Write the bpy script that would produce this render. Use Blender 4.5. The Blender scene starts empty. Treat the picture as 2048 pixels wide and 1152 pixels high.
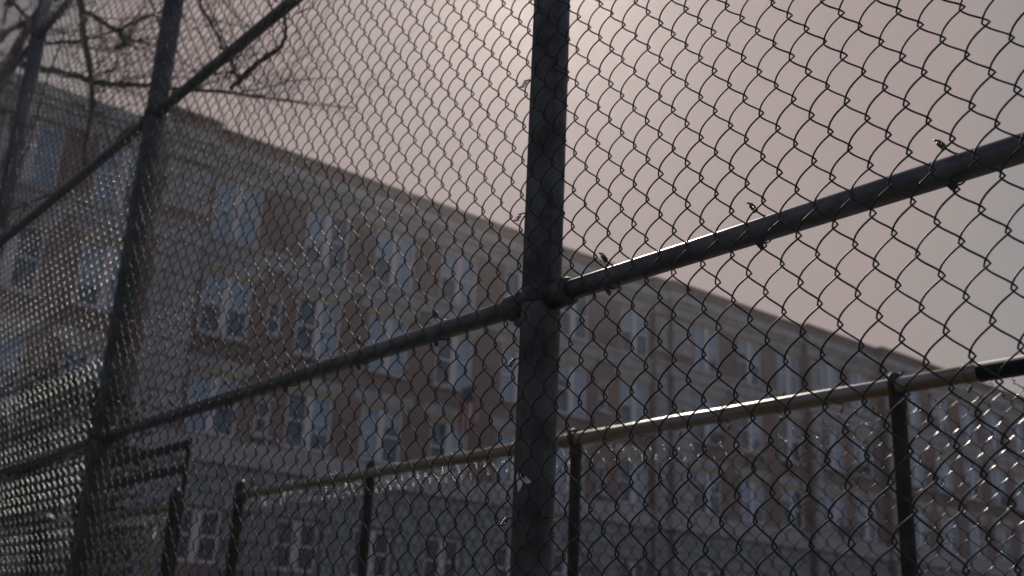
import bpy, bmesh, math, random
from mathutils import Vector, Matrix, noise as mnoise

random.seed(7)
PI = math.pi
scene = bpy.context.scene
col = scene.collection
EYE = 1.5                      # camera height above the ground

# ------------------------------------------------------------------ camera
cam_d = bpy.data.cameras.new('camera')
cam = bpy.data.objects.new('camera', cam_d)
col.objects.link(cam)
Rm = Matrix(((0.64113648, 0.21527946, 0.73661304),
             (0.76618649, -0.23411254, -0.598456),
             (0.04361506, 0.94807493, -0.3150423)))
cam.matrix_world = Matrix.Translation((0, 0, EYE)) @ Rm.to_4x4()
cam_d.sensor_width = 36
cam_d.lens = 38.554
cam_d.clip_start = 0.05
cam_d.clip_end = 3000
cam_d.dof.use_dof = True
cam_d.dof.focus_distance = 1.95
cam_d.dof.aperture_fstop = 4.4
scene.camera = cam

# ------------------------------------------------------------------ sky and sun
SUN_DIR = Vector((-0.6287, 0.5315, 0.5676)).normalized()
SUN_EL = math.asin(SUN_DIR.z)
SUN_AZ = math.atan2(SUN_DIR.x, SUN_DIR.y)
world = bpy.data.worlds.new('World')
scene.world = world
world.use_nodes = True
wn, wl = world.node_tree.nodes, world.node_tree.links
wn.clear()
w_out = wn.new('ShaderNodeOutputWorld')
w_bg = wn.new('ShaderNodeBackground')
w_sky = wn.new('ShaderNodeTexSky')
w_sky.sky_type = 'NISHITA'
w_sky.sun_disc = False
w_sky.sun_elevation = SUN_EL
w_sky.sun_rotation = SUN_AZ
w_sky.altitude = 0
w_sky.air_density = 1.0
w_sky.dust_density = 3.5
w_sky.ozone_density = 1.0
# thin high cloud spread over the whole sky
w_tc = wn.new('ShaderNodeTexCoord')
w_map = wn.new('ShaderNodeMapping')
w_map.inputs['Scale'].default_value = (1.0, 1.0, 2.6)
w_noise = wn.new('ShaderNodeTexNoise')
w_noise.inputs['Scale'].default_value = 2.6
w_noise.inputs['Detail'].default_value = 5
w_noise.inputs['Roughness'].default_value = 0.55
w_ramp = wn.new('ShaderNodeMapRange')
w_ramp.inputs['From Min'].default_value = 0.35
w_ramp.inputs['From Max'].default_value = 0.72
w_ramp.inputs['To Min'].default_value = 0.42
w_ramp.inputs['To Max'].default_value = 0.72
w_mix = wn.new('ShaderNodeMix'); w_mix.data_type = 'RGBA'
w_mul = wn.new('ShaderNodeMix'); w_mul.data_type = 'RGBA'; w_mul.blend_type = 'MULTIPLY'
w_mul.inputs['Factor'].default_value = 1.0
w_mul.inputs[7].default_value = (0.3, 0.268, 0.335, 1)
w_dark = wn.new('ShaderNodeMix'); w_dark.data_type = 'RGBA'; w_dark.blend_type = 'DARKEN'
w_dark.inputs['Factor'].default_value = 1.0
w_dark.inputs[7].default_value = (3.6, 2.95, 2.85, 1)
wl.new(w_tc.outputs['Generated'], w_map.inputs['Vector'])
wl.new(w_map.outputs['Vector'], w_noise.inputs['Vector'])
wl.new(w_noise.outputs['Fac'], w_ramp.inputs['Value'])
wl.new(w_sky.outputs['Color'], w_mul.inputs[6])
wl.new(w_ramp.outputs['Result'], w_mix.inputs['Factor'])
wl.new(w_mul.outputs[2], w_mix.inputs[6])
w_mix.inputs[7].default_value = (2.72, 2.68, 3.3, 1)
wl.new(w_mix.outputs[2], w_dark.inputs[6])
wl.new(w_dark.outputs[2], w_bg.inputs['Color'])
w_bg.inputs['Strength'].default_value = 0.1
wl.new(w_bg.outputs['Background'], w_out.inputs['Surface'])

sun_d = bpy.data.lights.new('sun', 'SUN')
sun_d.energy = 2.2
sun_d.angle = math.radians(0.53)
sun_d.color = (1.0, 0.93, 0.84)
sun = bpy.data.objects.new('sun', sun_d)
sun.rotation_euler = SUN_DIR.to_track_quat('Z', 'Y').to_euler()
sun.location = (0, 0, 30)
col.objects.link(sun)

vs = scene.view_settings
vs.view_transform = 'Standard'
vs.look = 'None'
vs.exposure = 0.0
vs.gamma = 1.0
vs.use_curve_mapping = False

# ------------------------------------------------------------------ helpers
def mat(name, color, rough=0.6, metal=0.0, var=0.0, scale=8.0, bump=0.0, spec=0.5, detail=4, color2=None, coord='Object', stretch=None):
    m = bpy.data.materials.new(name)
    m.use_nodes = True
    n, l = m.node_tree.nodes, m.node_tree.links
    b = n['Principled BSDF']
    b.inputs['Base Color'].default_value = (*color, 1)
    b.inputs['Roughness'].default_value = rough
    b.inputs['Metallic'].default_value = metal
    b.inputs['Specular IOR Level'].default_value = spec
    if var or color2 or bump:
        tc = n.new('ShaderNodeTexCoord')
        src = tc.outputs[coord]
        if stretch:
            mp = n.new('ShaderNodeMapping'); mp.inputs['Scale'].default_value = stretch
            l.new(src, mp.inputs['Vector']); src = mp.outputs['Vector']
        nz = n.new('ShaderNodeTexNoise')
        nz.inputs['Scale'].default_value = scale
        nz.inputs['Detail'].default_value = detail
        nz.inputs['Roughness'].default_value = 0.62
        l.new(src, nz.inputs['Vector'])
        c2 = color2 or tuple(max(0, c * (1 - var)) for c in color)
        c1 = color if color2 else tuple(min(1, c * (1 + var)) for c in color)
        mr = n.new('ShaderNodeMapRange')
        mr.inputs['From Min'].default_value = 0.36; mr.inputs['From Max'].default_value = 0.64
        l.new(nz.outputs['Fac'], mr.inputs['Value'])
        mx = n.new('ShaderNodeMix'); mx.data_type = 'RGBA'
        mx.inputs[6].default_value = (*c1, 1); mx.inputs[7].default_value = (*c2, 1)
        l.new(mr.outputs['Result'], mx.inputs['Factor'])
        l.new(mx.outputs[2], b.inputs['Base Color'])
        if bump:
            bp = n.new('ShaderNodeBump'); bp.inputs['Strength'].default_value = bump
            bp.inputs['Distance'].default_value = 0.01
            l.new(nz.outputs['Fac'], bp.inputs['Height'])
            l.new(bp.outputs['Normal'], b.inputs['Normal'])
    return m

def brick_mat():
    m = mat('brick', (0.2, 0.105, 0.085), rough=0.9, spec=0.2)
    n, l = m.node_tree.nodes, m.node_tree.links
    b = n['Principled BSDF']
    tc = n.new('ShaderNodeTexCoord')
    sp = n.new('ShaderNodeSeparateXYZ'); cb = n.new('ShaderNodeCombineXYZ')
    l.new(tc.outputs['Object'], sp.inputs[0])
    ad = n.new('ShaderNodeMath'); ad.operation = 'ADD'
    l.new(sp.outputs['X'], ad.inputs[0]); l.new(sp.outputs['Y'], ad.inputs[1])
    l.new(ad.outputs[0], cb.inputs['X']); l.new(sp.outputs['Z'], cb.inputs['Y'])
    bt = n.new('ShaderNodeTexBrick')
    bt.inputs['Scale'].default_value = 1.0
    bt.inputs['Brick Width'].default_value = 0.22
    bt.inputs['Row Height'].default_value = 0.075
    bt.inputs['Mortar Size'].default_value = 0.006
    bt.inputs['Color1'].default_value = (0.3, 0.232, 0.215, 1)
    bt.inputs['Color2'].default_value = (0.22, 0.175, 0.163, 1)
    bt.inputs['Mortar'].default_value = (0.3, 0.27, 0.24, 1)
    l.new(cb.outputs[0], bt.inputs['Vector'])
    nz = n.new('ShaderNodeTexNoise'); nz.inputs['Scale'].default_value = 0.45; nz.inputs['Detail'].default_value = 6
    l.new(tc.outputs['Object'], nz.inputs['Vector'])
    mr = n.new('ShaderNodeMapRange'); mr.inputs['From Min'].default_value = 0.3; mr.inputs['From Max'].default_value = 0.7
    mr.inputs['To Min'].default_value = 0.75; mr.inputs['To Max'].default_value = 1.2
    l.new(nz.outputs['Fac'], mr.inputs['Value'])
    mx = n.new('ShaderNodeMix'); mx.data_type = 'RGBA'; mx.blend_type = 'MULTIPLY'; mx.inputs['Factor'].default_value = 1
    l.new(bt.outputs['Color'], mx.inputs[6]); l.new(mr.outputs['Result'], mx.inputs[7])
    l.new(mx.outputs[2], b.inputs['Base Color'])
    return m

def glass_mat():
    m = bpy.data.materials.new('window_glass')
    m.use_nodes = True
    n, l = m.node_tree.nodes, m.node_tree.links
    n.clear()
    o = n.new('ShaderNodeOutputMaterial'); ms = n.new('ShaderNodeMixShader')
    tr = n.new('ShaderNodeBsdfTransparent'); tr.inputs['Color'].default_value = (0.84, 0.9, 0.93, 1)
    gl = n.new('ShaderNodeBsdfGlossy'); gl.inputs['Roughness'].default_value = 0.03
    gl.inputs['Color'].default_value = (0.9, 0.95, 1, 1)
    lw = n.new('ShaderNodeLayerWeight'); lw.inputs['Blend'].default_value = 0.5
    pw = n.new('ShaderNodeMath'); pw.operation = 'POWER'; pw.inputs[1].default_value = 3.0
    fr = n.new('ShaderNodeMapRange')
    fr.inputs['To Min'].default_value = 0.05; fr.inputs['To Max'].default_value = 0.6
    l.new(lw.outputs['Facing'], pw.inputs[0]); l.new(pw.outputs[0], fr.inputs['Value'])
    l.new(fr.outputs['Result'], ms.inputs['Fac'])
    l.new(tr.outputs[0], ms.inputs[1]); l.new(gl.outputs[0], ms.inputs[2])
    l.new(ms.outputs[0], o.inputs['Surface'])
    return m

M = {}
M['post'] = mat('post_paint', (0.105, 0.124, 0.14), rough=0.33, metal=0.45, var=0.35, scale=14, bump=0.06)
M['rail'] = mat('rail_steel', (0.1, 0.108, 0.115), rough=0.36, metal=0.6, var=0.3, scale=18, bump=0.05)
M['wire'] = mat('wire_weathered', (0.04, 0.052, 0.052), rough=0.55, metal=0.1, spec=0.15, var=0.45, scale=26)
M['wire_bright'] = mat('wire_bright_zinc', (0.085, 0.096, 0.1), rough=0.32, metal=0.62, var=0.4, scale=26)
M['wire_low'] = mat('wire_low_fence', (0.055, 0.063, 0.063), rough=0.28, metal=0.5, var=0.45, scale=26)
M['tie'] = mat('tie_wire', (0.09, 0.085, 0.08), rough=0.4, metal=0.7, var=0.4, scale=40)
M['fitting'] = mat('cast_fitting', (0.075, 0.08, 0.082), rough=0.5, metal=0.6, var=0.4, scale=30, bump=0.2)
M['low_rail'] = mat('galvanised_rail', (0.26, 0.26, 0.25), rough=0.33, metal=0.85, color2=(0.18, 0.14, 0.08), scale=5, stretch=(0.6, 6, 6))
M['low_post'] = mat('dull_post', (0.045, 0.045, 0.045), rough=0.5, metal=0.3, var=0.4, scale=20)
M['rail_end'] = mat('rail_end_black', (0.02, 0.02, 0.022), rough=0.6, spec=0.2, var=0.3, scale=30)
M['brick'] = brick_mat()
M['stone'] = mat('limestone', (0.43, 0.445, 0.44), rough=0.85, var=0.16, scale=1.3, spec=0.25, detail=7)
M['stone2'] = mat('base_stone', (0.33, 0.365, 0.355), rough=0.88, var=0.2, scale=1.1, spec=0.2, detail=7)
M['coping'] = mat('coping_stone', (0.26, 0.2, 0.18), rough=0.9, var=0.2, scale=1.2)
M['white'] = mat('white_frame', (0.7, 0.7, 0.69), rough=0.5, var=0.06, scale=3)
M['lintel'] = mat('buff_lintel', (0.46, 0.4, 0.3), rough=0.8, var=0.12, scale=2)
M['glass'] = glass_mat()
M['blind'] = mat('roller_blind', (0.68, 0.71, 0.74), rough=0.8, var=0.1, scale=2)
M['room'] = mat('painted_room_shade', (0.17, 0.21, 0.235), rough=0.9, var=0.4, scale=0.7)  # dimness of the unlit rooms is put into this colour
M['bark'] = mat('bark', (0.09, 0.075, 0.062), rough=0.8, var=0.4, scale=30, bump=0.5, stretch=(1, 1, 0.4))
M['vine'] = mat('dry_vine', (0.1, 0.08, 0.06), rough=0.7, var=0.4, scale=60)
M['leaf'] = mat('evergreen_leaf', (0.02, 0.036, 0.022), rough=0.7, spec=0.2, var=0.5, scale=1.5)
M['ground'] = mat('packed_earth', (0.22, 0.2, 0.17), rough=0.95, color2=(0.15, 0.14, 0.12), scale=0.7, detail=8, bump=0.3)
M['ac'] = mat('air_conditioner_case', (0.2, 0.2, 0.2), rough=0.6, var=0.15, scale=6)
M['dark'] = mat('grille_and_room_shade', (0.02, 0.02, 0.022), rough=0.7)  # grille slots, and the shade painted in for basement rooms
M['wood'] = mat('dark_timber', (0.03, 0.03, 0.03), rough=0.8, var=0.4, scale=10, stretch=(0.4, 4, 4))
M['paper'] = mat('torn_paper', (0.62, 0.6, 0.54), rough=0.9, var=0.2, scale=60)
M['pipe'] = mat('yellowed_pipe', (0.2, 0.18, 0.13), rough=0.6, var=0.25, scale=20)

def mesh_obj(name, verts, faces, material, parent=None, smooth=False):
    me = bpy.data.meshes.new(name)
    me.from_pydata(verts, [], faces)
    me.update()
    if smooth:
        me.polygons.foreach_set('use_smooth', [True] * len(me.polygons))
    me.materials.append(material)
    o = bpy.data.objects.new(name, me)
    col.objects.link(o)
    if parent: o.parent = parent
    return o

def inst(name, me, loc=(0, 0, 0), rot=(0, 0, 0), scale=(1, 1, 1), parent=None):
    o = bpy.data.objects.new(name, me)
    o.location = loc; o.rotation_euler = rot; o.scale = scale
    col.objects.link(o)
    if parent: o.parent = parent
    return o

def thing(name, label, cat, loc=(0, 0, 0), group=None):
    o = bpy.data.objects.new(name, None)
    o.empty_display_size = 0.2
    o.location = loc
    col.objects.link(o)
    tag(o, label, cat, group)
    return o

def tag(o, label, cat, group=None):
    o['label'] = label; o['category'] = cat
    if group: o['group'] = group

def box_vf(x0, x1, y0, y1, z0, z1, V, F):
    b = len(V)
    V += [(x0, y0, z0), (x1, y0, z0), (x1, y1, z0), (x0, y1, z0), (x0, y0, z1), (x1, y0, z1), (x1, y1, z1), (x0, y1, z1)]
    F += [tuple(b + i for i in f) for f in ((0, 3, 2, 1), (4, 5, 6, 7), (0, 1, 5, 4), (1, 2, 6, 5), (2, 3, 7, 6), (3, 0, 4, 7))]

def box_mesh(name, dims, material, bev=0.0):
    bm = bmesh.new()
    bmesh.ops.create_cube(bm, size=1)
    for v in bm.verts:
        v.co = Vector((v.co.x * dims[0], v.co.y * dims[1], v.co.z * dims[2]))
    if bev:
        bmesh.ops.bevel(bm, geom=bm.edges[:], offset=bev, segments=1, affect='EDGES')
    me = bpy.data.meshes.new(name); bm.to_mesh(me); bm.free()
    me.materials.append(material)
    return me

def box(name, x0, x1, y0, y1, z0, z1, material, parent=None):
    V, F = [], []
    box_vf(x0, x1, y0, y1, z0, z1, V, F)
    return mesh_obj(name, V, F, material, parent)

def tube_vf(pts, radii, sides, V, F, cap=True, ref=Vector((0, 0.02, 1))):
    """append a tube along pts (Vectors) with one radius per point"""
    n = len(pts)
    base = len(V)
    prev_u = None
    for i in range(n):
        t = pts[min(i + 1, n - 1)] - pts[max(i - 1, 0)]
        t.normalize()
        if prev_u is None:
            u = ref.cross(t)
            if u.length < 1e-4: u = Vector((1, 0, 0)).cross(t)
        else:
            u = prev_u - t * prev_u.dot(t)
        u.normalize(); prev_u = u
        v = t.cross(u)
        r = radii[i] if hasattr(radii, '__len__') else radii
        for k in range(sides):
            a = 2 * PI * k / sides
            V.append(tuple(pts[i] + u * (math.cos(a) * r) + v * (math.sin(a) * r)))
    for i in range(n - 1):
        for k in range(sides):
            a = base + i * sides + k; b = base + i * sides + (k + 1) % sides
            F.append((a, b, b + sides, a + sides))
    if cap:
        F.append(tuple(base + k for k in reversed(range(sides))))
        F.append(tuple(base + (n - 1) * sides + k for k in range(sides)))

def tube_obj(name, pts, radii, sides, material, parent=None):
    V, F = [], []
    tube_vf([Vector(p) for p in pts], radii, sides, V, F)
    return mesh_obj(name, V, F, material, parent, smooth=True)

def lathe_mesh(name, prof, sides, material):
    V, F = [], []
    for r, z in prof:
        for k in range(sides):
            a = 2 * PI * k / sides
            V.append((r * math.cos(a), r * math.sin(a), z))
    for i in range(len(prof) - 1):
        for k in range(sides):
            a = i * sides + k; b = i * sides + (k + 1) % sides
            F.append((a, b, b + sides, a + sides))
    F.append(tuple(reversed(range(sides))))
    F.append(tuple((len(prof) - 1) * sides + k for k in range(sides)))
    me = bpy.data.meshes.new(name); me.from_pydata(V, [], F); me.update()
    me.polygons.foreach_set('use_smooth', [True] * len(me.polygons))
    me.materials.append(material)
    return me

# ------------------------------------------------------------------ ground
g = mesh_obj('ground', [(-240, -240, 0), (240, -240, 0), (240, 240, 0), (-240, 240, 0)], [(0, 1, 2, 3)], M['ground'])
g['kind'] = 'structure'

# ------------------------------------------------------------------ school building
D = 39.0                        # metres from the camera to the main front, along X
bld = thing('school_building', 'long brick school with stone bands and white paired windows behind both fences', 'building', (-D, 0, 0))
# all coordinates below are local to the building: +x towards the camera, y along the front, z up from the ground
Zr = dict(base=0.0, wt0=7.75, wt=8.36, r3b=8.8, r3t=11.1, r2b=12.65, r2t=15.15, belt0=15.8, belt1=16.5, r1b=16.56, r1t=19.12, cor0=19.2, cor1=20.4, par=21.2)
WW = 2.1
win_specs = []                  # (y centre, z0, z1, x of wall face, kind)

def section(name, y0, y1, xf, holes, ztop, material, parent):
    """brick front with real openings; holes = (ya, yb, za, zb)"""
    ys = sorted({y0, y1} | {h[0] for h in holes} | {h[1] for h in holes})
    zs = sorted({0.0, ztop} | {h[2] for h in holes} | {h[3] for h in holes})
    V, F = [], []
    def q(*p):
        b = len(V); V.extend(p); F.append((b, b + 1, b + 2, b + 3))
    for i in range(len(ys) - 1):
        for j in range(len(zs) - 1):
            a, b, c, d = ys[i], ys[i + 1], zs[j], zs[j + 1]
            if any(h[0] <= a and b <= h[1] and h[2] <= c and d <= h[3] for h in holes): continue
            q((xf, a, c), (xf, b, c), (xf, b, d), (xf, a, d))
    dp = 0.22
    for a, b, c, d in holes:
        q((xf, a, c), (xf, a, d), (xf - dp, a, d), (xf - dp, a, c))
        q((xf, b, d), (xf, b, c), (xf - dp, b, c), (xf - dp, b, d))
        q((xf, a, d), (xf, b, d), (xf - dp, b, d), (xf - dp, a, d))
        q((xf, b, c), (xf, a, c), (xf - dp, a, c), (xf - dp, b, c))
    # sides, roof and back so that the block is closed
    xb = -14.0
    q((xf, y0, 0), (xf, y0, ztop), (xb, y0, ztop), (xb, y0, 0))
    q((xf, y1, ztop), (xf, y1, 0), (xb, y1, 0), (xb, y1, ztop))
    q((xf, y0, ztop), (xf, y1, ztop), (xb, y1, ztop), (xb, y0, ztop))
    q((xb, y0, ztop), (xb, y1, ztop), (xb, y1, 0), (xb, y0, 0))
    return mesh_obj(name, V, F, material, parent)

rows = [('r1b', 'r1t'), ('r2b', 'r2t'), ('r3b', 'r3t')]
def s2y(s): return s * D
# sections: y range, projection, window centres (in units of D), with parapet
secs = [
    (-12.0, s2y(0.357), 0.0, [-0.13, -0.04, 0.055, 0.145, 0.236, 0.322], False),
    (s2y(0.357), s2y(0.408), 0.45, [], True),
    (s2y(0.408), s2y(1.063), 0.0, [0.4435, 0.5505, 0.6395, 0.7315, 0.829, 0.9175, 1.031], True),
    (s2y(1.063), s2y(1.0895), 0.22, [], True),
    (s2y(1.0895), s2y(1.386), 0.52, [1.163, 1.258, 1.350], True),
    (s2y(1.386), s2y(1.573), 0.98, [1.440, 1.522], True),
    (s2y(1.573), 112.0, 1.42, [1.655 + 0.0905 * k for k in range(13)], True),
]
base_wins = []
sec_i = 0
for (y0, y1, xf, cs, par) in secs:
    holes = []
    for c in cs:
        yc = s2y(c)
        for zb, zt in rows:
            holes.append((yc - WW / 2, yc + WW / 2, Zr[zb], Zr[zt]))
            win_specs.append((yc, Zr[zb], Zr[zt], xf, WW))
        # half-sunk basement windows
        holes.append((yc - 0.95, yc + 0.95, 4.1, 6.05))
        base_wins.append((yc, 4.1, 6.05, xf, 1.9))
    if sec_i == 2:
        for c in (0.4975, 0.9735):
            yc = s2y(c)
            for zb, zt in ((13.2, 14.6), (9.1, 10.5)):
                holes.append((yc - 0.33, yc + 0.33, zb, zt))
                win_specs.append((yc, zb, zt, xf, 0.66))
    ztop = Zr['par'] - 0.16 if par else Zr['cor1'] - 0.05
    section('wall', y0, y1, xf, holes, ztop, M['brick'], bld)
    sec_i += 1

# stone bands, one run per wall section
def band(name, z0, z1, proj, material, seclist=secs, trim=0.0):
    out = []
    for (y0, y1, xf, cs, par) in seclist:
        V, F = [], []
        box_vf(xf - 0.05, xf + proj, y0 + 0.004 - (proj if xf > 0.3 else 0), y1 - 0.004 + 0.0, z0, z1, V, F)
        out.append(mesh_obj(name, V, F, material, bld))
    return out
band('cornice', Zr['cor0'] + 0.75, Zr['cor1'], 0.34, M['stone'])
band('cornice_moulding', Zr['cor0'] + 0.5, Zr['cor0'] + 0.747, 0.2, M['stone'])
band('frieze', Zr['cor0'], Zr['cor0'] + 0.497, 0.07, M['stone'])
band('belt_course', Zr['belt0'], Zr['belt1'], 0.1, M['stone'])
band('belt_moulding', Zr['belt1'] - 0.14, Zr['belt1'] + 0.04, 0.2, M['stone'])
band('sill_course', Zr['wt'], Zr['wt'] + 0.34, 0.1, M['stone'])
band('water_table', Zr['wt0'], Zr['wt'] - 0.003, 0.26, M['stone'])
for (y0, y1, xf, cs, par) in secs:
    if par:
        box('coping', xf - 0.45, xf + 0.1, y0 - 0.08, y1 - 0.004, Zr['par'] - 0.16, Zr['par'], M['coping'], bld)

# dressed base blocks, course by course
blk = box_mesh('stone_block', (0.16, 3.25, 0.52), M['stone2'], 0.02)
blk_s = box_mesh('stone_block', (0.16, 1.05, 0.52), M['stone2'], 0.02)
nblk = 0
for (y0, y1, xf, cs, par) in secs:
    if y1 < 5 or y0 > 80: pass
    zc = 7.75 - 0.27
    gaps = [(s2y(c) - 1.0, s2y(c) + 1.0) for c in cs]
    for rowi in range(8):
        y = max(y0, 6.0) + (0.0 if rowi % 2 else -1.2)
        while y < min(y1, 76):
            a, b = max(y, y0 + 0.01), min(y + 3.3, y1 - 0.01)
            if zc - 0.27 < 6.05:
                for ga, gb in gaps:
                    if a < gb and b > ga:
                        if a < ga: b = ga
                        else: a = gb
            if b - a > 0.3:
                sc = (b - a - 0.035) / 3.25
                inst('stone_block', blk, (xf + 0.02, (a + b) / 2, zc), (0, 0, 0), (1, sc, 1), bld)
                nblk += 1
            y += 3.3
        zc -= 0.55
# quoin blocks on the corner piers
for (ya, yb, xf) in ((s2y(0.357), s2y(0.408), 0.45), (s2y(1.063), s2y(1.0895), 0.22), (s2y(1.0895), s2y(1.132), 0.52), (s2y(1.386), s2y(1.408), 0.98), (s2y(1.573), s2y(1.60), 1.42)):
    z = Zr['wt'] + 0.36
    k = 0
    qm = box_mesh('quoin_block', (0.14, yb - ya - 0.05, 0.6), M['stone'], 0.018)
    while z + 0.64 < Zr['cor0']:
        if not (z < Zr['belt1'] + 0.05 and z + 0.62 > Zr['belt0'] - 0.02):
            inst('quoin_block', qm, (xf + 0.03, (ya + yb) / 2, z + 0.32), (0, 0, 0), (1, 0.97 if k % 2 else 0.86, 1), bld)
        z += 0.64; k += 1

# windows: a white paired double-hung unit, shared meshes
def window_frame_mesh(w, h, pair):
    V, F = [], []
    fw = 0.11
    box_vf(-0.06, 0.06, -w / 2, -w / 2 + fw, 0, h, V, F)
    box_vf(-0.06, 0.06, w / 2 - fw, w / 2, 0, h, V, F)
    box_vf(-0.058, 0.058, -w / 2 + fw, w / 2 - fw, 0, 0.12, V, F)
    box_vf(-0.058, 0.058, -w / 2 + fw, w / 2 - fw, h - 0.12, h, V, F)
    if pair:
        box_vf(-0.062, 0.075, -0.17, 0.17, 0.12, h - 0.12, V, F)
        ops = ((-w / 2 + fw, -0.17), (0.17, w / 2 - fw))
    else:
        ops = ((-w / 2 + fw, w / 2 - fw),)
    for a, b in ops:
        box_vf(-0.04, 0.045, a, b, h / 2 - 0.045, h / 2 + 0.045, V, F)
    me = bpy.data.meshes.new('window'); me.from_pydata(V, [], F); me.update(); me.materials.append(M['white'])
    return me, ops
def quad_mesh(name, w, h, material):
    me = bpy.data.meshes.new(name)
    me.from_pydata([(0, -w / 2, -h / 2), (0, w / 2, -h / 2), (0, w / 2, h / 2), (0, -w / 2, h / 2)], [], [(0, 1, 2, 3)])
    me.update(); me.materials.append(material)
    return me
wcache = {}
rw = random.Random(21)
for (yc, z0, z1, xf, w) in win_specs + base_wins:
    if yc > 92: continue
    h = z1 - z0
    key = (round(w, 2), round(h, 2))
    if key not in wcache:
        pair = w > 1
        fm, ops = window_frame_mesh(w, h, pair)
        a, b = ops[0]
        pw, ph = (b - a), h / 2 - 0.165
        wcache[key] = dict(frame=fm, ops=ops, ph=ph,
                           pane=box_mesh('pane', (0.006, pw - 0.004, ph), M['glass']),
                           blind=box_mesh('blind', (0.012, pw - 0.02, 1.0), M['blind']),
                           room=quad_mesh('room_backing', w + 0.1, h + 0.1, M['room']), painted_room_shade=quad_mesh('room_backing', w + 0.1, h + 0.1, M['dark']),
                           lintel=box_mesh('lintel', (0.2, w + 0.3, 0.2), M['lintel'], 0.01),
                           head=box_mesh('stone_head', (0.16, w + 0.9, 0.44), M['stone'], 0.015),
                           sill=box_mesh('sill', (0.3, w + 0.24, 0.15), M['stone'], 0.012))
    c = wcache[key]
    base = z0 < 6
    wf = inst('window', c['frame'], (xf - 0.13, yc, z0), parent=bld)
    for a, b in c['ops']:
        m = (a + b) / 2
        for up in (0, 1):
            zc = h / 4 + 0.02 if not up else h * 3 / 4 - 0.02
            inst('pane', c['pane'], (-0.005 if not up else 0.012, m, zc), parent=wf)
        if not base and w > 1:
            d = rw.choice([0.3, 0.5, 0.55, 0.7, 0.97, 0.97, 0.97, 0.97]) * (h - 0.26)
            if rw.random() < 0.85:
                inst('blind', c['blind'], (-0.05, m, h - 0.13 - d / 2), (0, 0, 0), (1, 1, d), parent=wf)
    inst('room_backing', c['room'] if not base else c['painted_room_shade'], (-0.22, 0, h / 2), parent=wf)  # flat backing sheet whose dark colour stands in for an unlit room
    if not base:
        inst('lintel', c['lintel'], (0.06, 0, h + 0.085), parent=wf)
        if w > 1 and z0 < 16:
            inst('stone_head', c['head'], (0.085, 0, h + 0.42), parent=wf)
        if z0 < 16 and z0 > 10 or w < 1:
            inst('sill', c['sill'], (0.16, 0, -0.08), parent=wf)

# window air conditioners
def aircon(y, z, xf, label):
    t = thing('air_conditioner', label, 'air conditioner', (-D + xf + 0.05, y, z), 'window air conditioners on the school front')
    V, F = [], []
    box_vf(-0.15, 0.42, -0.33, 0.33, 0, 0.44, V, F)
    mesh_obj('case', V, F, M['ac'], t)
    for k in range(2):
        box('grille', 0.421, 0.43, -0.27 + 0.29 * k, -0.02 + 0.29 * k, 0.07, 0.36, M['dark'], t)
    return t
aircon(s2y(1.163) + 0.5, 15.15 - 2.4, 0.52, 'dark boxy air conditioner in second row window beside the stone quoin pier')
aircon(s2y(1.522) - 0.45, 15.15 - 2.4, 0.98, 'dark air conditioner in middle row window just left of the nearest low post')
aircon(s2y(1.655 + 0.0905 * 3) + 0.45, 15.15 - 2.4, 1.42, 'dark twin-grilled air conditioner in middle row window near the right edge')
aircon(s2y(1.44) + 0.45, 11.1 - 2.2, 0.98, 'small dark air conditioner in lower row window seen through low mesh')

# flag on an angled pole between the second and third storeys
fl = thing('flag', 'limp red, white and blue flag on slanted pole against the school wall', 'flag', (-D, 0.7505 * D - 0.6, 12.2))
tube_obj('flagpole', [(-0.02, 0, -0.3), (1.3, 0, 0.7)], 0.03, 8, M['white'], fl)
flag_red = mat('flag_red', (0.42, 0.05, 0.05), rough=0.8)
flag_white = mat('flag_white', (0.6, 0.57, 0.55), rough=0.8)
flag_blue = mat('flag_blue', (0.04, 0.05, 0.13), rough=0.8)
for k in range(9):
    V, F = [], []
    n = 10
    for i in range(n + 1):
        t = i / n
        z = 0.55 - t * 1.9
        for e in (0, 1):
            a = (k + e) / 9
            wob = 0.06 * math.sin(a * 11 + t * 3)
            V.append((1.1 - 0.75 * a + wob * 0.6, 0.14 * math.sin(a * 9 + t * 2.2) + 0.25 * t, z - 0.42 * a))
    for i in range(n):
        F.append((2 * i, 2 * i + 1, 2 * i + 3, 2 * i + 2))
    o = mesh_obj('stripe', V, F, flag_red if k % 2 == 0 else flag_white, fl, smooth=True)
    if k < 5: # canton along the hoist
        o.data.materials.append(flag_blue)
        for p in o.data.polygons:
            if p.index < 4: p.material_index = 1

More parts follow.
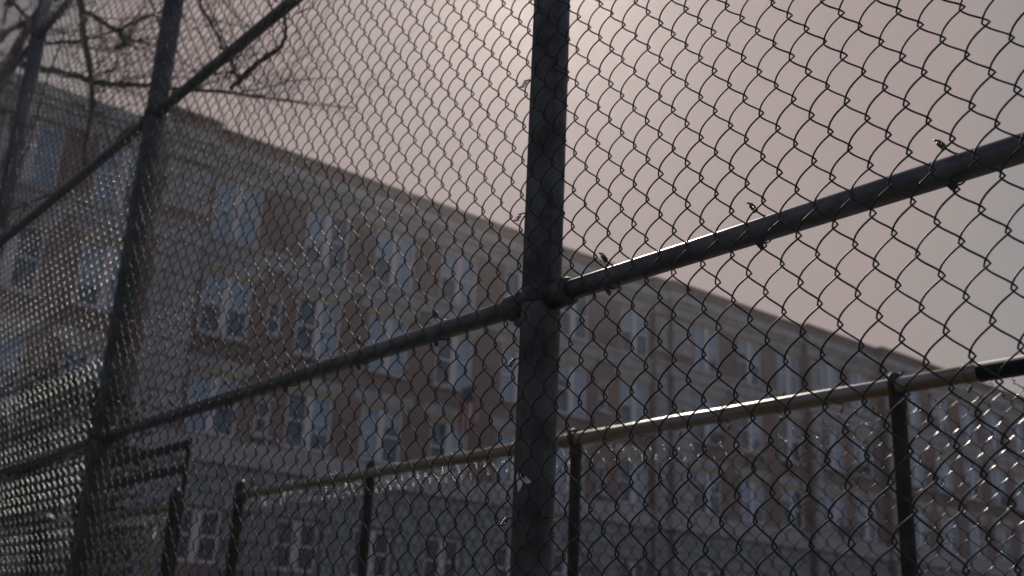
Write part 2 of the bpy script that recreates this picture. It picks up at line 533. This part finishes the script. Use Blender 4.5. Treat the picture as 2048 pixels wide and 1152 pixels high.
# ------------------------------------------------------------------ chain-link wire
PH, PV, WD = 0.0678, 0.0818, 0.0032
def wire_mesh(name, z0, z1, seed, amp=0.0216, bf=0.0098, bb=0.0042, material=None, rough=1.0, spp=14, sides=6, barb=False):
    rr = random.Random(seed)
    n = int((z1 - z0) / PV * spp)
    pts = []
    o1, o2 = rr.random() * 50, rr.random() * 50
    for i in range(n + 1):
        u = i / spp
        ph = u * 2 * PI
        sn = math.sin(ph - PI / 2)                      # -1 at the left hook, +1 at the right
        f = (u % 1.0)
        tri = 4 * f - 1 if f < 0.5 else 3 - 4 * f
        x = amp * (0.42 * sn + 0.58 * tri)
        yb = math.sin(ph)                                # >0 going up-right (camera side), <0 going back
        w_ = (u % 0.5) * 2
        y = -bf * yb if yb > 0 else bb * 4 * w_ * (1 - w_)
        z = z0 + u * PV
        nz = Vector((o1, z * 6.0, o2))
        x += 0.0013 * rough * mnoise.noise(nz)
        y += 0.0022 * rough * mnoise.noise(nz + Vector((9, 0, 0)))
        z += 0.0018 * rough * mnoise.noise(nz * 1.7 + Vector((0, 0, 7)))
        pts.append(Vector((x, y, z)))
    if barb:
        e = pts[-1].copy()
        dr = Vector((rr.uniform(-0.3, 0.3), rr.uniform(-0.5, 0.3), 1)).normalized()
        for k in range(1, 22):
            a = k / 21 * 2 * PI * 2.2
            pts.append(e + dr * (k * 0.0012) + Vector((math.cos(a) * 0.0042 - 0.0042, math.sin(a) * 0.0042, 0)))
        pts.append(pts[-1] + Vector((rr.uniform(-0.012, 0.012), rr.uniform(-0.01, 0.01), 0.006)))
    V, F = [], []
    tube_vf(pts, WD / 2, sides, V, F, ref=Vector((0, 1, 0)))
    me = bpy.data.meshes.new(name); me.from_pydata(V, [], F); me.update()
    me.polygons.foreach_set('use_smooth', [True] * len(me.polygons))
    me.materials.append(material or M['wire'])
    return me

def tie_mesh(rr, up=True):
    """twisted steel tie: one loop round a rail of radius rr and two wrapped tails"""
    V, F = [], []
    pts = []
    R = rr + 0.002
    for i in range(21):
        a = -0.62 * PI + i / 20 * 1.24 * PI             # round the back of the rail
        pts.append(Vector((0.011 * (i / 20 - 0.5), math.cos(a) * R, math.sin(a) * R)))
    top = pts[-1] + Vector((-0.004, -0.013, 0.006)); bot = pts[0] + Vector((0.006, -0.013, -0.006))
    tube_vf([bot] + pts + [top], 0.0017, 6, V, F)
    for end, dr in ((top, Vector((-0.5, 0.05, 0.62))), (bot, Vector((0.45, 0.05, -0.6)))):
        dr.normalize()
        u = dr.cross(Vector((0, 1, 0))).normalized(); w = dr.cross(u)
        hp = []
        for i in range(29):
            t = i / 28
            a = t * 2 * PI * 3.6
            hp.append(end + dr * (t * 0.019) + (u * math.cos(a) + w * math.sin(a)) * 0.0036)
        hp.append(end + dr * 0.022 + w * 0.008)
        tube_vf(hp, 0.0017, 6, V, F)
    me = bpy.data.meshes.new('tie_wire'); me.from_pydata(V, [], F); me.update()
    me.polygons.foreach_set('use_smooth', [True] * len(me.polygons))
    me.materials.append(M['tie'])
    return me

# ------------------------------------------------------------------ tall near fence
YM = 1.40                        # mesh plane
PR = 0.0425                      # post radius
RR = 0.0215                      # rail radius
YP = YM + 0.012 + PR             # post centre plane
FX0, FX1 = 0.72, -8.3             # right and left ends
fence = thing('chain_link_fence', 'tall dark chain-link fence with thick round post crossing the whole view', 'fence', (0, YP, 0))
H = 6.25
post_x = [0.78, -1.162 * YP, -2.915 * YP, -4.5 * YP]
post_me = lathe_mesh('post', [(PR, -0.0), (PR, H), (PR * 0.9, H + 0.02), (PR * 0.4, H + 0.04)], 40, M['post'])
for x in post_x:
    inst('post', post_me, (x, 0, 0), parent=fence)
rail_z = [EYE + (0.4915 - 0.95) * YP, EYE + 0.4915 * YP, EYE + 1.4405 * YP, EYE + 2.39 * YP, H - 0.03]
YR = 0.0                         # rails run in the post plane
cup = lathe_mesh('rail_cup', [(RR * 0.6, 0), (RR * 1.38, 0.002), (RR * 1.38, 0.055), (RR * 1.22, 0.06), (RR * 1.05, 0.062)], 24, M['fitting'])
bandm = lathe_mesh('brace_band', [(PR + 0.003, 0), (PR + 0.0055, 0.002), (PR + 0.0055, 0.024), (PR + 0.003, 0.026)], 32, M['fitting'])
xs = sorted(post_x, reverse=True) + [FX1 - 0.4]
for z in rail_z:
    for i in range(len(xs) - 1):
        a, b = xs[i], xs[i + 1]
        n = 14
        sag = 0.006 * random.uniform(-1, 1)
        pts = [(a + (b - a) * k / n, -0.004, z + sag * math.sin(PI * k / n)) for k in range(n + 1)]
        # rails stop at the faces of the posts
        pts[0] = (a - PR * 0.6, -0.004, z); pts[-1] = (b + PR * 0.6, -0.004, z)
        tube_obj('rail', pts, RR, 28, M['rail'], fence)
        inst('rail_cup', cup, (a - PR * 0.92, -0.004, z), (0, -PI / 2, 0), (1, 1, 1), fence)
        if i < len(xs) - 2:
            inst('rail_cup', cup, (b + PR * 0.92, -0.004, z), (0, PI / 2, 0), (1, 1, 1), fence)
    for x in post_x:
        inst('brace_band', bandm, (x, 0, z - 0.013), parent=fence)
        bolt = box('bolt', x - PR - 0.03, x - PR - 0.002, -0.012, 0.012, z - 0.045, z - 0.028, M['fitting'], fence)
variants = [wire_mesh('wire', 0.03, H - 0.02, 100 + k, bb=0.0032, rough=1.6) for k in range(7)]
variants2 = [wire_mesh('wire', 0.03, H - 0.02, 200 + k, bb=0.0085, material=M['wire_bright']) for k in range(6)]
nw = int((FX0 + 8.0) / (PH / 2))
rwv = random.Random(5)
for i in range(nw):
    x = FX0 - i * PH / 2
    zo = (PV / 2 if i % 2 else 0) + 0.006 * mnoise.noise(Vector((x * 1.1, 3.3, 0)))
    yo = 0.004 * mnoise.noise(Vector((x * 1.7, 8.8, 0)))
    xo = 0.0016 * mnoise.noise(Vector((x * 4.1, 1.2, 5)))
    inst('wire', variants[rwv.randrange(7)] if x > post_x[2] else variants2[rwv.randrange(6)], (x + xo, YM - YP + yo, zo), parent=fence)
# ties along the rails and up the posts
tie_r = tie_mesh(RR)
tie_p = tie_mesh(PR)
tie_x = [-0.38, -0.717, -1.058, -1.416, -1.956, -2.286, -2.653, -3.016, -3.42, -3.89, -4.6, -4.95, -5.3, -5.65, -6.0]
for z in rail_z[:4]:
    for x in tie_x:
        xx = x * YP / YM + (random.uniform(-0.03, 0.03) if z != rail_z[1] else 0)
        inst('tie_wire', tie_r, (xx, -0.004, z), (0, 0, random.uniform(-0.25, 0.25)), (1, 1, 1), fence)
for x in post_x[1:]:
    for k in range(18):
        z = 0.4 + k * 0.332 + (0.027 if x == post_x[1] else random.uniform(-0.05, 0.05))
        inst('tie_wire', tie_p, (x, 0, z), (0, PI / 2, 0), (1, 1, 1), fence)

# ------------------------------------------------------------------ lower fence beyond it
YL = 3.07
LZ = EYE + 0.2765 * YL
def low_fence(name, label, x0, x1, posts, wires, seed, sag_at=None):
    t = thing(name, label, 'fence', ((x0 + x1) / 2, YL, 0), 'low chain-link fence runs')
    ox = (x0 + x1) / 2
    rl = 0.027
    n = 26
    pts = [(x0 - ox + (x1 - x0) * k / n, -0.002, LZ + 0.006 * mnoise.noise(Vector((k * 0.6, seed, 0)))) for k in range(n + 1)]
    tube_obj('top_rail', pts, rl, 24, M['low_rail'], t)
    for x, r, top in posts:
        me = lathe_mesh('post', [(r, 0), (r, top - 0.05), (r * 1.14, top - 0.048), (r * 1.16, top - 0.012), (r * 1.0, top + 0.012), (r * 0.7, top + 0.03), (r * 0.3, top + 0.04)], 24, M['low_post'])
        inst('post', me, (x - ox, -0.002 + (r * 0.6), 0), parent=t)
    vm = [wire_mesh('wire', 0.04, LZ - 0.035, 300 + seed * 10 + k, rough=2.2, material=M['wire_low'], spp=12, sides=5, barb=True) for k in range(5)]
    i = 0
    x = x0 - 0.03
    rv = random.Random(seed)
    while x > x1 + 0.03:
        zo = (PV / 2 if i % 2 else 0) - 0.041
        zo += 0.016 * mnoise.noise(Vector((x * 0.9, 4.4 + seed, 0)))
        yo = 0.03 + rl + 0.012 * mnoise.noise(Vector((x * 1.3, 2.4 + seed, 0)))
        if sag_at:
            s = math.exp(-((x - sag_at) / 0.55) ** 2)
            zo -= 0.05 * s; yo += 0.05 * s
        inst('wire', vm[rv.randrange(5)], (x - ox, yo, zo), parent=t)
        x -= PH / 2; i += 1
    tm = tie_mesh(rl)
    x = x0 - 0.16
    while x > x1 + 0.05:
        inst('tie_wire', tm, (x - ox, 0, LZ), (0, 0, PI + rv.uniform(-0.3, 0.3)), (1, 1, 1), t)
        x -= rv.uniform(0.16, 0.27)
    return t, ox
lfa, oxa = low_fence('low_fence', 'lower chain-link fence with bright galvanised top rail behind the thick post', -0.2, -2.08 * YL, [(-0.6 * YL, 0.024, LZ - 0.022), (-1.083 * YL, 0.024, LZ - 0.022), (-1.594 * YL, 0.025, LZ + 0.035), (-2.081 * YL, 0.032, LZ + 0.06), (-0.11 * YL, 0.03, LZ + 0.03)], True, 1, sag_at=-2.55)
lfb, oxb = low_fence('low_fence', 'shadowed far run of low chain-link fence at the lower left past the gap', -7.38, -13.4, [(-7.38, 0.036, LZ + 0.09), (-8.86, 0.03, LZ + 0.03), (-10.27, 0.085, LZ + 0.1), (-11.9, 0.03, LZ + 0.03), (-13.35, 0.03, LZ + 0.03)], True, 2)
for x in (-0.6 * YL, -1.083 * YL):      # looped post caps the rail runs through
    pts = [(x - oxa + 0.004, math.cos(k / 16 * 2 * PI) * 0.035, LZ + 0.003 + math.sin(k / 16 * 2 * PI) * 0.035) for k in range(17)]
    tube_obj('loop_cap', pts, 0.0085, 8, M['low_post'], lfa)
# dark right end of the continuous galvanised rail, drawn as an added tube
for a, b in ((-0.25, -1.56),):
    tube_obj('dark_rail_end', [(a - oxa, -0.002, LZ + 0.001), ((a + b) / 2 - oxa, -0.002, LZ + 0.001), (b - oxa, -0.002, LZ)], 0.0305, 20, M['rail_end'], lfa)

# ------------------------------------------------------------------ things at the lower left
rack = thing('wooden_stand', 'dark wooden stand with two crossbars on slim posts by the fence gap', 'stand', (-7.52, 3.2, 0))
tube_obj('upright', [(0, 0, 0), (0, 0, EYE + 1.36)], 0.022, 12, M['wood'], rack)
tube_obj('upright', [(-1.5, 0, 0), (-1.5, 0, EYE + 1.38)], 0.022, 12, M['wood'], rack)
box('crossbar', -1.55, 0.03, -0.05, -0.03, EYE + 1.27, EYE + 1.335, M['wood'], rack)
box('crossbar', -1.55, 0.03, -0.05, -0.03, EYE + 1.1, EYE + 1.165, M['wood'], rack)
pp = tube_obj('leaning_pipe', [(-7.40, 2.96, EYE + 0.76), (-7.22, 2.9, EYE + 0.42), (-6.6, 2.75, 0.0)], 0.03, 14, M['pipe'])
tag(pp, 'short yellowed pipe leaning at the gap in the low fence', 'pipe')
tp = mesh_obj('timber_pole', [], [], M['wood'])
V, F = [], []
tube_vf([Vector((-8.72, 2.2, 0)), Vector((-8.7, 2.21, 1.4)), Vector((-8.7, 2.22, 2.85)), Vector((-8.7, 2.22, 2.97)), Vector((-8.7, 2.22, 3.03))], [0.09, 0.085, 0.082, 0.06, 0.02], 16, V, F)
tp.data.from_pydata(V, [], F); tp.data.update()
tag(tp, 'dark round-topped timber pole at the far left edge', 'pole')
# torn scrap of paper caught on the thick post
V, F = [], []
outl = [(-0.017, 0.012), (-0.012, 0.018), (-0.004, 0.014), (0.002, 0.002), (0.006, 0.010), (0.018, -0.002), (0.012, -0.006), (0.001, -0.004), (-0.004, -0.017), (-0.010, -0.023), (-0.013, -0.008)]
px, pz = -1.162 * YP, EYE + 0.325
ang0 = -PI / 2 + 0.3
for j, off in enumerate((0.0012, 0.0022)):
    for a, b in outl:
        th = ang0 + a / PR
        V.append((px + math.cos(th) * (PR + off), YP + math.sin(th) * (PR + off), pz + b))
k = len(outl)
F = [tuple(range(k)), tuple(reversed(range(k, 2 * k)))] + [(i, (i + 1) % k, k + (i + 1) % k, k + i) for i in range(k)]
ps = mesh_obj('paper_scrap', V, F, M['paper'])
tag(ps, 'torn off-white paper scrap stuck low on the thick fence post', 'paper')

# ------------------------------------------------------------------ bare tree at the upper left
tree = thing('bare_tree', 'leafless tree whose dark limbs cross behind the fence at upper left', 'tree', (-10.3, 1.75, 0))
TO = Vector((-10.3, 1.75, 0))
BR = {
 'A': [(-10.2,1.8,2.6,0.075),(-9.6,1.72,3.55,0.055),(-8.9,1.62,4.0,0.040),(-8.34,1.62,4.10,0.033),(-8.18,1.91,4.11,0.030),(-8.05,2.10,4.08,0.027),(-7.95,2.22,4.03,0.024),(-7.80,2.40,4.02,0.021),(-7.65,2.58,4.02,0.018),(-7.53,2.70,3.99,0.015),(-7.34,2.94,3.99,0.013),(-7.13,3.22,3.96,0.010),(-6.90,3.52,3.93,0.007),(-6.66,3.78,3.90,0.005)],
 'B': [(-9.2,1.75,5.1,0.034),(-8.2,1.75,5.15,0.03),(-7.46,1.79,4.71,0.027),(-7.52,1.89,4.45,0.025),(-7.55,1.95,4.27,0.023),(-7.57,2.00,4.10,0.022),(-7.58,2.07,3.92,0.020),(-7.59,2.12,3.74,0.019),(-7.59,2.14,3.60,0.017),(-7.59,2.14,3.46,0.015),(-7.59,2.14,3.32,0.014),(-7.58,2.16,3.19,0.012)],
 'C': [(-7.56,1.95,4.36,0.018),(-7.54,2.07,4.32,0.017),(-7.47,2.17,4.25,0.018),(-7.42,2.22,4.18,0.018),(-7.37,2.23,4.12,0.019),(-7.34,2.18,4.06,0.019),(-7.31,2.14,4.00,0.012)],
 'D': [(-7.45,2.18,4.24,0.016),(-7.22,2.18,4.19,0.013),(-7.09,2.25,4.22,0.011),(-6.94,2.34,4.26,0.008),(-6.77,2.43,4.34,0.006)],
 'E': [(-10.2,1.8,3.4,0.06),(-9.4,1.66,4.0,0.045),(-8.71,1.56,4.24,0.034),(-8.45,1.60,4.37,0.030),(-8.20,1.72,4.47,0.026),(-7.94,1.82,4.58,0.022),(-7.69,1.91,4.67,0.017)],
 'F': [(-8.9,1.7,5.2,0.022),(-8.51,1.58,4.80,0.018),(-8.40,1.67,4.66,0.016),(-8.29,1.74,4.53,0.014),(-8.16,1.79,4.42,0.012),(-8.06,1.85,4.26,0.011)],
 'G': [(-8.06,1.84,4.25,0.013),(-7.90,1.93,4.24,0.012),(-7.74,2.02,4.22,0.010),(-7.58,2.10,4.23,0.009),(-7.40,2.18,4.23,0.008)],
 'I': [(-5.2,2.6,4.6,0.012),(-4.3,2.1,3.5,0.008),(-3.96,1.87,2.80,0.006),(-4.05,1.89,2.72,0.007),(-4.10,1.93,2.66,0.008),(-4.15,1.95,2.62,0.010),(-4.21,1.95,2.60,0.011),(-4.28,1.91,2.56,0.012),(-4.36,1.88,2.51,0.013),(-4.44,1.85,2.45,0.009)],
 'J': [(-7.2,2.4,5.2,0.016),(-7.05,2.58,4.58,0.014),(-7.00,2.61,4.42,0.013),(-6.92,2.67,4.27,0.011),(-6.85,2.75,4.08,0.010),(-6.78,2.83,3.91,0.009),(-6.71,2.89,3.72,0.007)],
 'K': [(-6.78,2.83,3.88,0.007),(-6.90,2.78,3.90,0.006),(-7.13,2.74,3.95,0.005),(-7.37,2.67,4.00,0.004)],
 'M': [(-6.71,2.89,3.72,0.007),(-6.53,2.94,3.69,0.006),(-6.33,2.99,3.67,0.005),(-6.13,3.04,3.64,0.004),(-5.87,3.20,3.62,0.002)],
 'N': [(-7.16,2.79,4.69,0.008),(-7.09,2.91,4.53,0.006),(-6.98,3.08,4.38,0.004)],
 'O': [(-7.89,2.51,4.86,0.010),(-7.83,2.65,4.62,0.008),(-7.75,2.77,4.41,0.006),(-7.64,2.93,4.20,0.004)],
 'T': [(-10.3,1.75,3.0,0.07),(-9.6,1.9,4.6,0.05),(-8.6,2.2,5.6,0.035),(-7.2,2.6,6.0,0.022),(-5.6,2.7,5.6,0.014),(-4.8,2.4,4.6,0.01)],
}
rt = random.Random(11)
def resample(pts, wob):
    out = []
    n = len(pts)
    for i in range(n - 1):
        p0 = pts[max(i - 1, 0)]; p1 = pts[i]; p2 = pts[i + 1]; p3 = pts[min(i + 2, n - 1)]
        for k in range(4):
            t = k / 4
            q = [0.5 * ((2 * p1[j]) + (-p0[j] + p2[j]) * t + (2 * p0[j] - 5 * p1[j] + 4 * p2[j] - p3[j]) * t * t + (-p0[j] + 3 * p1[j] - 3 * p2[j] + p3[j]) * t ** 3) for j in range(4)]
            out.append(q)
    out.append(list(pts[-1]))
    for q in out:
        w = wob * q[3]
        for j in range(3): q[j] += rt.uniform(-w, w)
        q[3] *= rt.uniform(0.86, 1.14)
    return out
tv, tf = [], []
tube_vf([Vector(p) for p in ((0, 0, -0.05), (0.0, 0, 0.4), (0.04, 0.02, 1.6), (0.0, 0.03, 3.0), (-0.1, 0.0, 4.4), (-0.2, 0.1, 6.2))], [0.2, 0.15, 0.13, 0.11, 0.085, 0.05], 18, tv, tf)
mesh_obj('trunk', tv, tf, M['bark'], tree, smooth=True)
# every limb is lifted from camera-relative to ground heights
branch_pts = []
for key, pts in BR.items():
    q = [(a, b, c + EYE, d) for a, b, c, d in pts]
    if key in ('A', 'E', 'T'):
        q[0] = (q[0][0], q[0][1], q[0][2], q[0][3])
    rs = resample(q, 0.35)
    V, F = [], []
    tube_vf([Vector(p[:3]) - TO for p in rs], [p[3] for p in rs], 9, V, F)
    mesh_obj('limb', V, F, M['bark'], tree, smooth=True)
    branch_pts += rs
# fine twigs: recursive thin shoots from the limbs
def twig(V, F, p, d, L, r, depth):
    n = 5
    pts, rad = [p.copy()], [r]
    for k in range(n):
        d = (d + Vector((rt.uniform(-1, 1), rt.uniform(-1, 1), rt.uniform(-1, 1))) * 0.28).normalized()
        p = p + d * (L / n)
        pts.append(p.copy()); rad.append(r * (1 - 0.75 * (k + 1) / n))
    tube_vf(pts, rad, 4, V, F)
    if depth:
        for k in range(rt.randint(2, 3)):
            i = rt.randint(1, n)
            nd = (d + Vector((rt.uniform(-1, 1), rt.uniform(-1, 1), rt.uniform(-1, 1))) * 0.9).normalized()
            twig(V, F, pts[i], nd, L * rt.uniform(0.45, 0.75), rad[i] * 0.75, depth - 1)
for k in range(230):
    q = rt.choice(branch_pts)
    if q[0] > -4.7 and rt.random() < 0.8: continue
    if q[2] < EYE + 3.4: continue
    V, F = [], []
    d = Vector((rt.uniform(-0.4, 1), rt.uniform(-0.2, 1), rt.uniform(-0.9, 0.9))).normalized()
    twig(V, F, Vector(q[:3]) - TO, d, rt.uniform(0.35, 1.0), min(0.006, q[3] * 0.5), 2)
    mesh_obj('twig', V, F, M['bark'], tree, smooth=True)

# dry vine climbing through the tall fence
vine = thing('dry_vine', 'thin dry vine tangled along the upper rail at the left', 'vine', (-5.5, 1.5, 0))
VO = Vector((-5.5, 1.5, 0))
VN = [
 [(-7.53,1.53,2.70),(-6.93,1.53,2.46),(-6.57,1.53,2.37),(-6.26,1.53,2.32),(-5.79,1.53,2.24),(-5.48,1.53,2.23),(-5.19,1.53,2.22),(-4.90,1.53,2.25)],
 [(-6.25,1.51,2.29),(-6.38,1.51,2.25),(-6.52,1.51,2.21),(-6.65,1.51,2.14),(-6.82,1.51,2.10),(-7.0,1.5,1.2),(-7.1,1.5,0.2),(-7.2,1.5,-1.5)],
 [(-6.2,1.51,3.4),(-6.43,1.51,2.97),(-6.48,1.51,2.74),(-6.75,1.51,2.65),(-6.91,1.51,2.55)],
 [(-4.9,1.53,2.25),(-4.28,1.51,2.19),(-4.19,1.50,2.22),(-4.06,1.52,2.18),(-3.88,1.50,2.18),(-3.75,1.52,2.20),(-3.61,1.50,2.18),(-3.47,1.52,2.20),(-3.33,1.50,2.16),(-3.20,1.52,2.17)],
]
for pts in VN:
    q = resample([(a, b, c + EYE, 0.0055) for a, b, c in pts], 1.2)
    V, F = [], []
    tube_vf([Vector(p[:3]) - VO for p in q], [p[3] for p in q], 6, V, F)
    mesh_obj('stem', V, F, M['vine'], vine, smooth=True)
for k in range(26):
    x = rt.uniform(-6.9, -3.1)
    V, F = [], []
    z = rail_z[2] + rt.uniform(0.0, 0.04)
    twig(V, F, Vector((x, 1.5, z)) - VO, Vector((rt.uniform(-1, 1), rt.uniform(-0.1, 0.3), rt.uniform(0.1, 1))).normalized(), rt.uniform(0.08, 0.22), 0.003, 1)
    mesh_obj('tendril', V, F, M['vine'], vine, smooth=True)

# ------------------------------------------------------------------ dark evergreen at the lower left
ev = thing('evergreen_shrub', 'tall dark evergreen shrub filling the lower left behind the fences', 'shrub', (-16.2, 5.05, 0))
re_ = random.Random(3)
tube_obj('trunk', [(0, 0, 0), (0.05, 0, 1.5), (0, 0.05, 3.6)], [0.12, 0.1, 0.04], 10, M['bark'], ev)
V, F = [], []
for cl in range(150):
    a = re_.uniform(0, 2 * PI); rr = math.sqrt(re_.random())
    cz = re_.uniform(0.5, 5.0)
    wid = 1.0 if cz < 4 else 1.0 - (cz - 4) * 0.35
    c = Vector((math.cos(a) * rr * 1.5 * wid, math.sin(a) * rr * 1.05 * wid, cz))
    for k in range(110):
        p = c + Vector((re_.gauss(0, 0.22), re_.gauss(0, 0.2), re_.gauss(0, 0.2)))
        d = Vector((re_.uniform(-1, 1), re_.uniform(-1, 1), re_.uniform(-0.4, 1))).normalized()
        u = d.cross(Vector((re_.uniform(-1, 1), re_.uniform(-1, 1), re_.uniform(-1, 1)))).normalized()
        L = re_.uniform(0.05, 0.1); w = L * 0.3
        b = len(V)
        V += [tuple(p), tuple(p + d * L * 0.5 + u * w), tuple(p + d * L), tuple(p + d * L * 0.5 - u * w)]
        F.append((b, b + 1, b + 2, b + 3))
cr = mesh_obj('crown', V, F, M['leaf'], ev)
cr['kind'] = 'stuff'

# ------------------------------------------------------------------ hazy air
V, F = [], []
box_vf(-250, 250, -250, 250, -1.0, 23.0, V, F)
hz = mesh_obj('haze', V, F, M['ground'])
hz.data.materials.clear()
hm = bpy.data.materials.new('haze_air'); hm.use_nodes = True
hn, hl = hm.node_tree.nodes, hm.node_tree.links
hn.clear()
ho = hn.new('ShaderNodeOutputMaterial'); hv = hn.new('ShaderNodeVolumePrincipled')
hv.inputs['Color'].default_value = (0.95, 0.9, 0.88, 1)
hv.inputs['Density'].default_value = 0.0006
hv.inputs['Anisotropy'].default_value = 0.88
hl.new(hv.outputs['Volume'], ho.inputs['Volume'])
hz.data.materials.append(hm)
hz['kind'] = 'stuff'
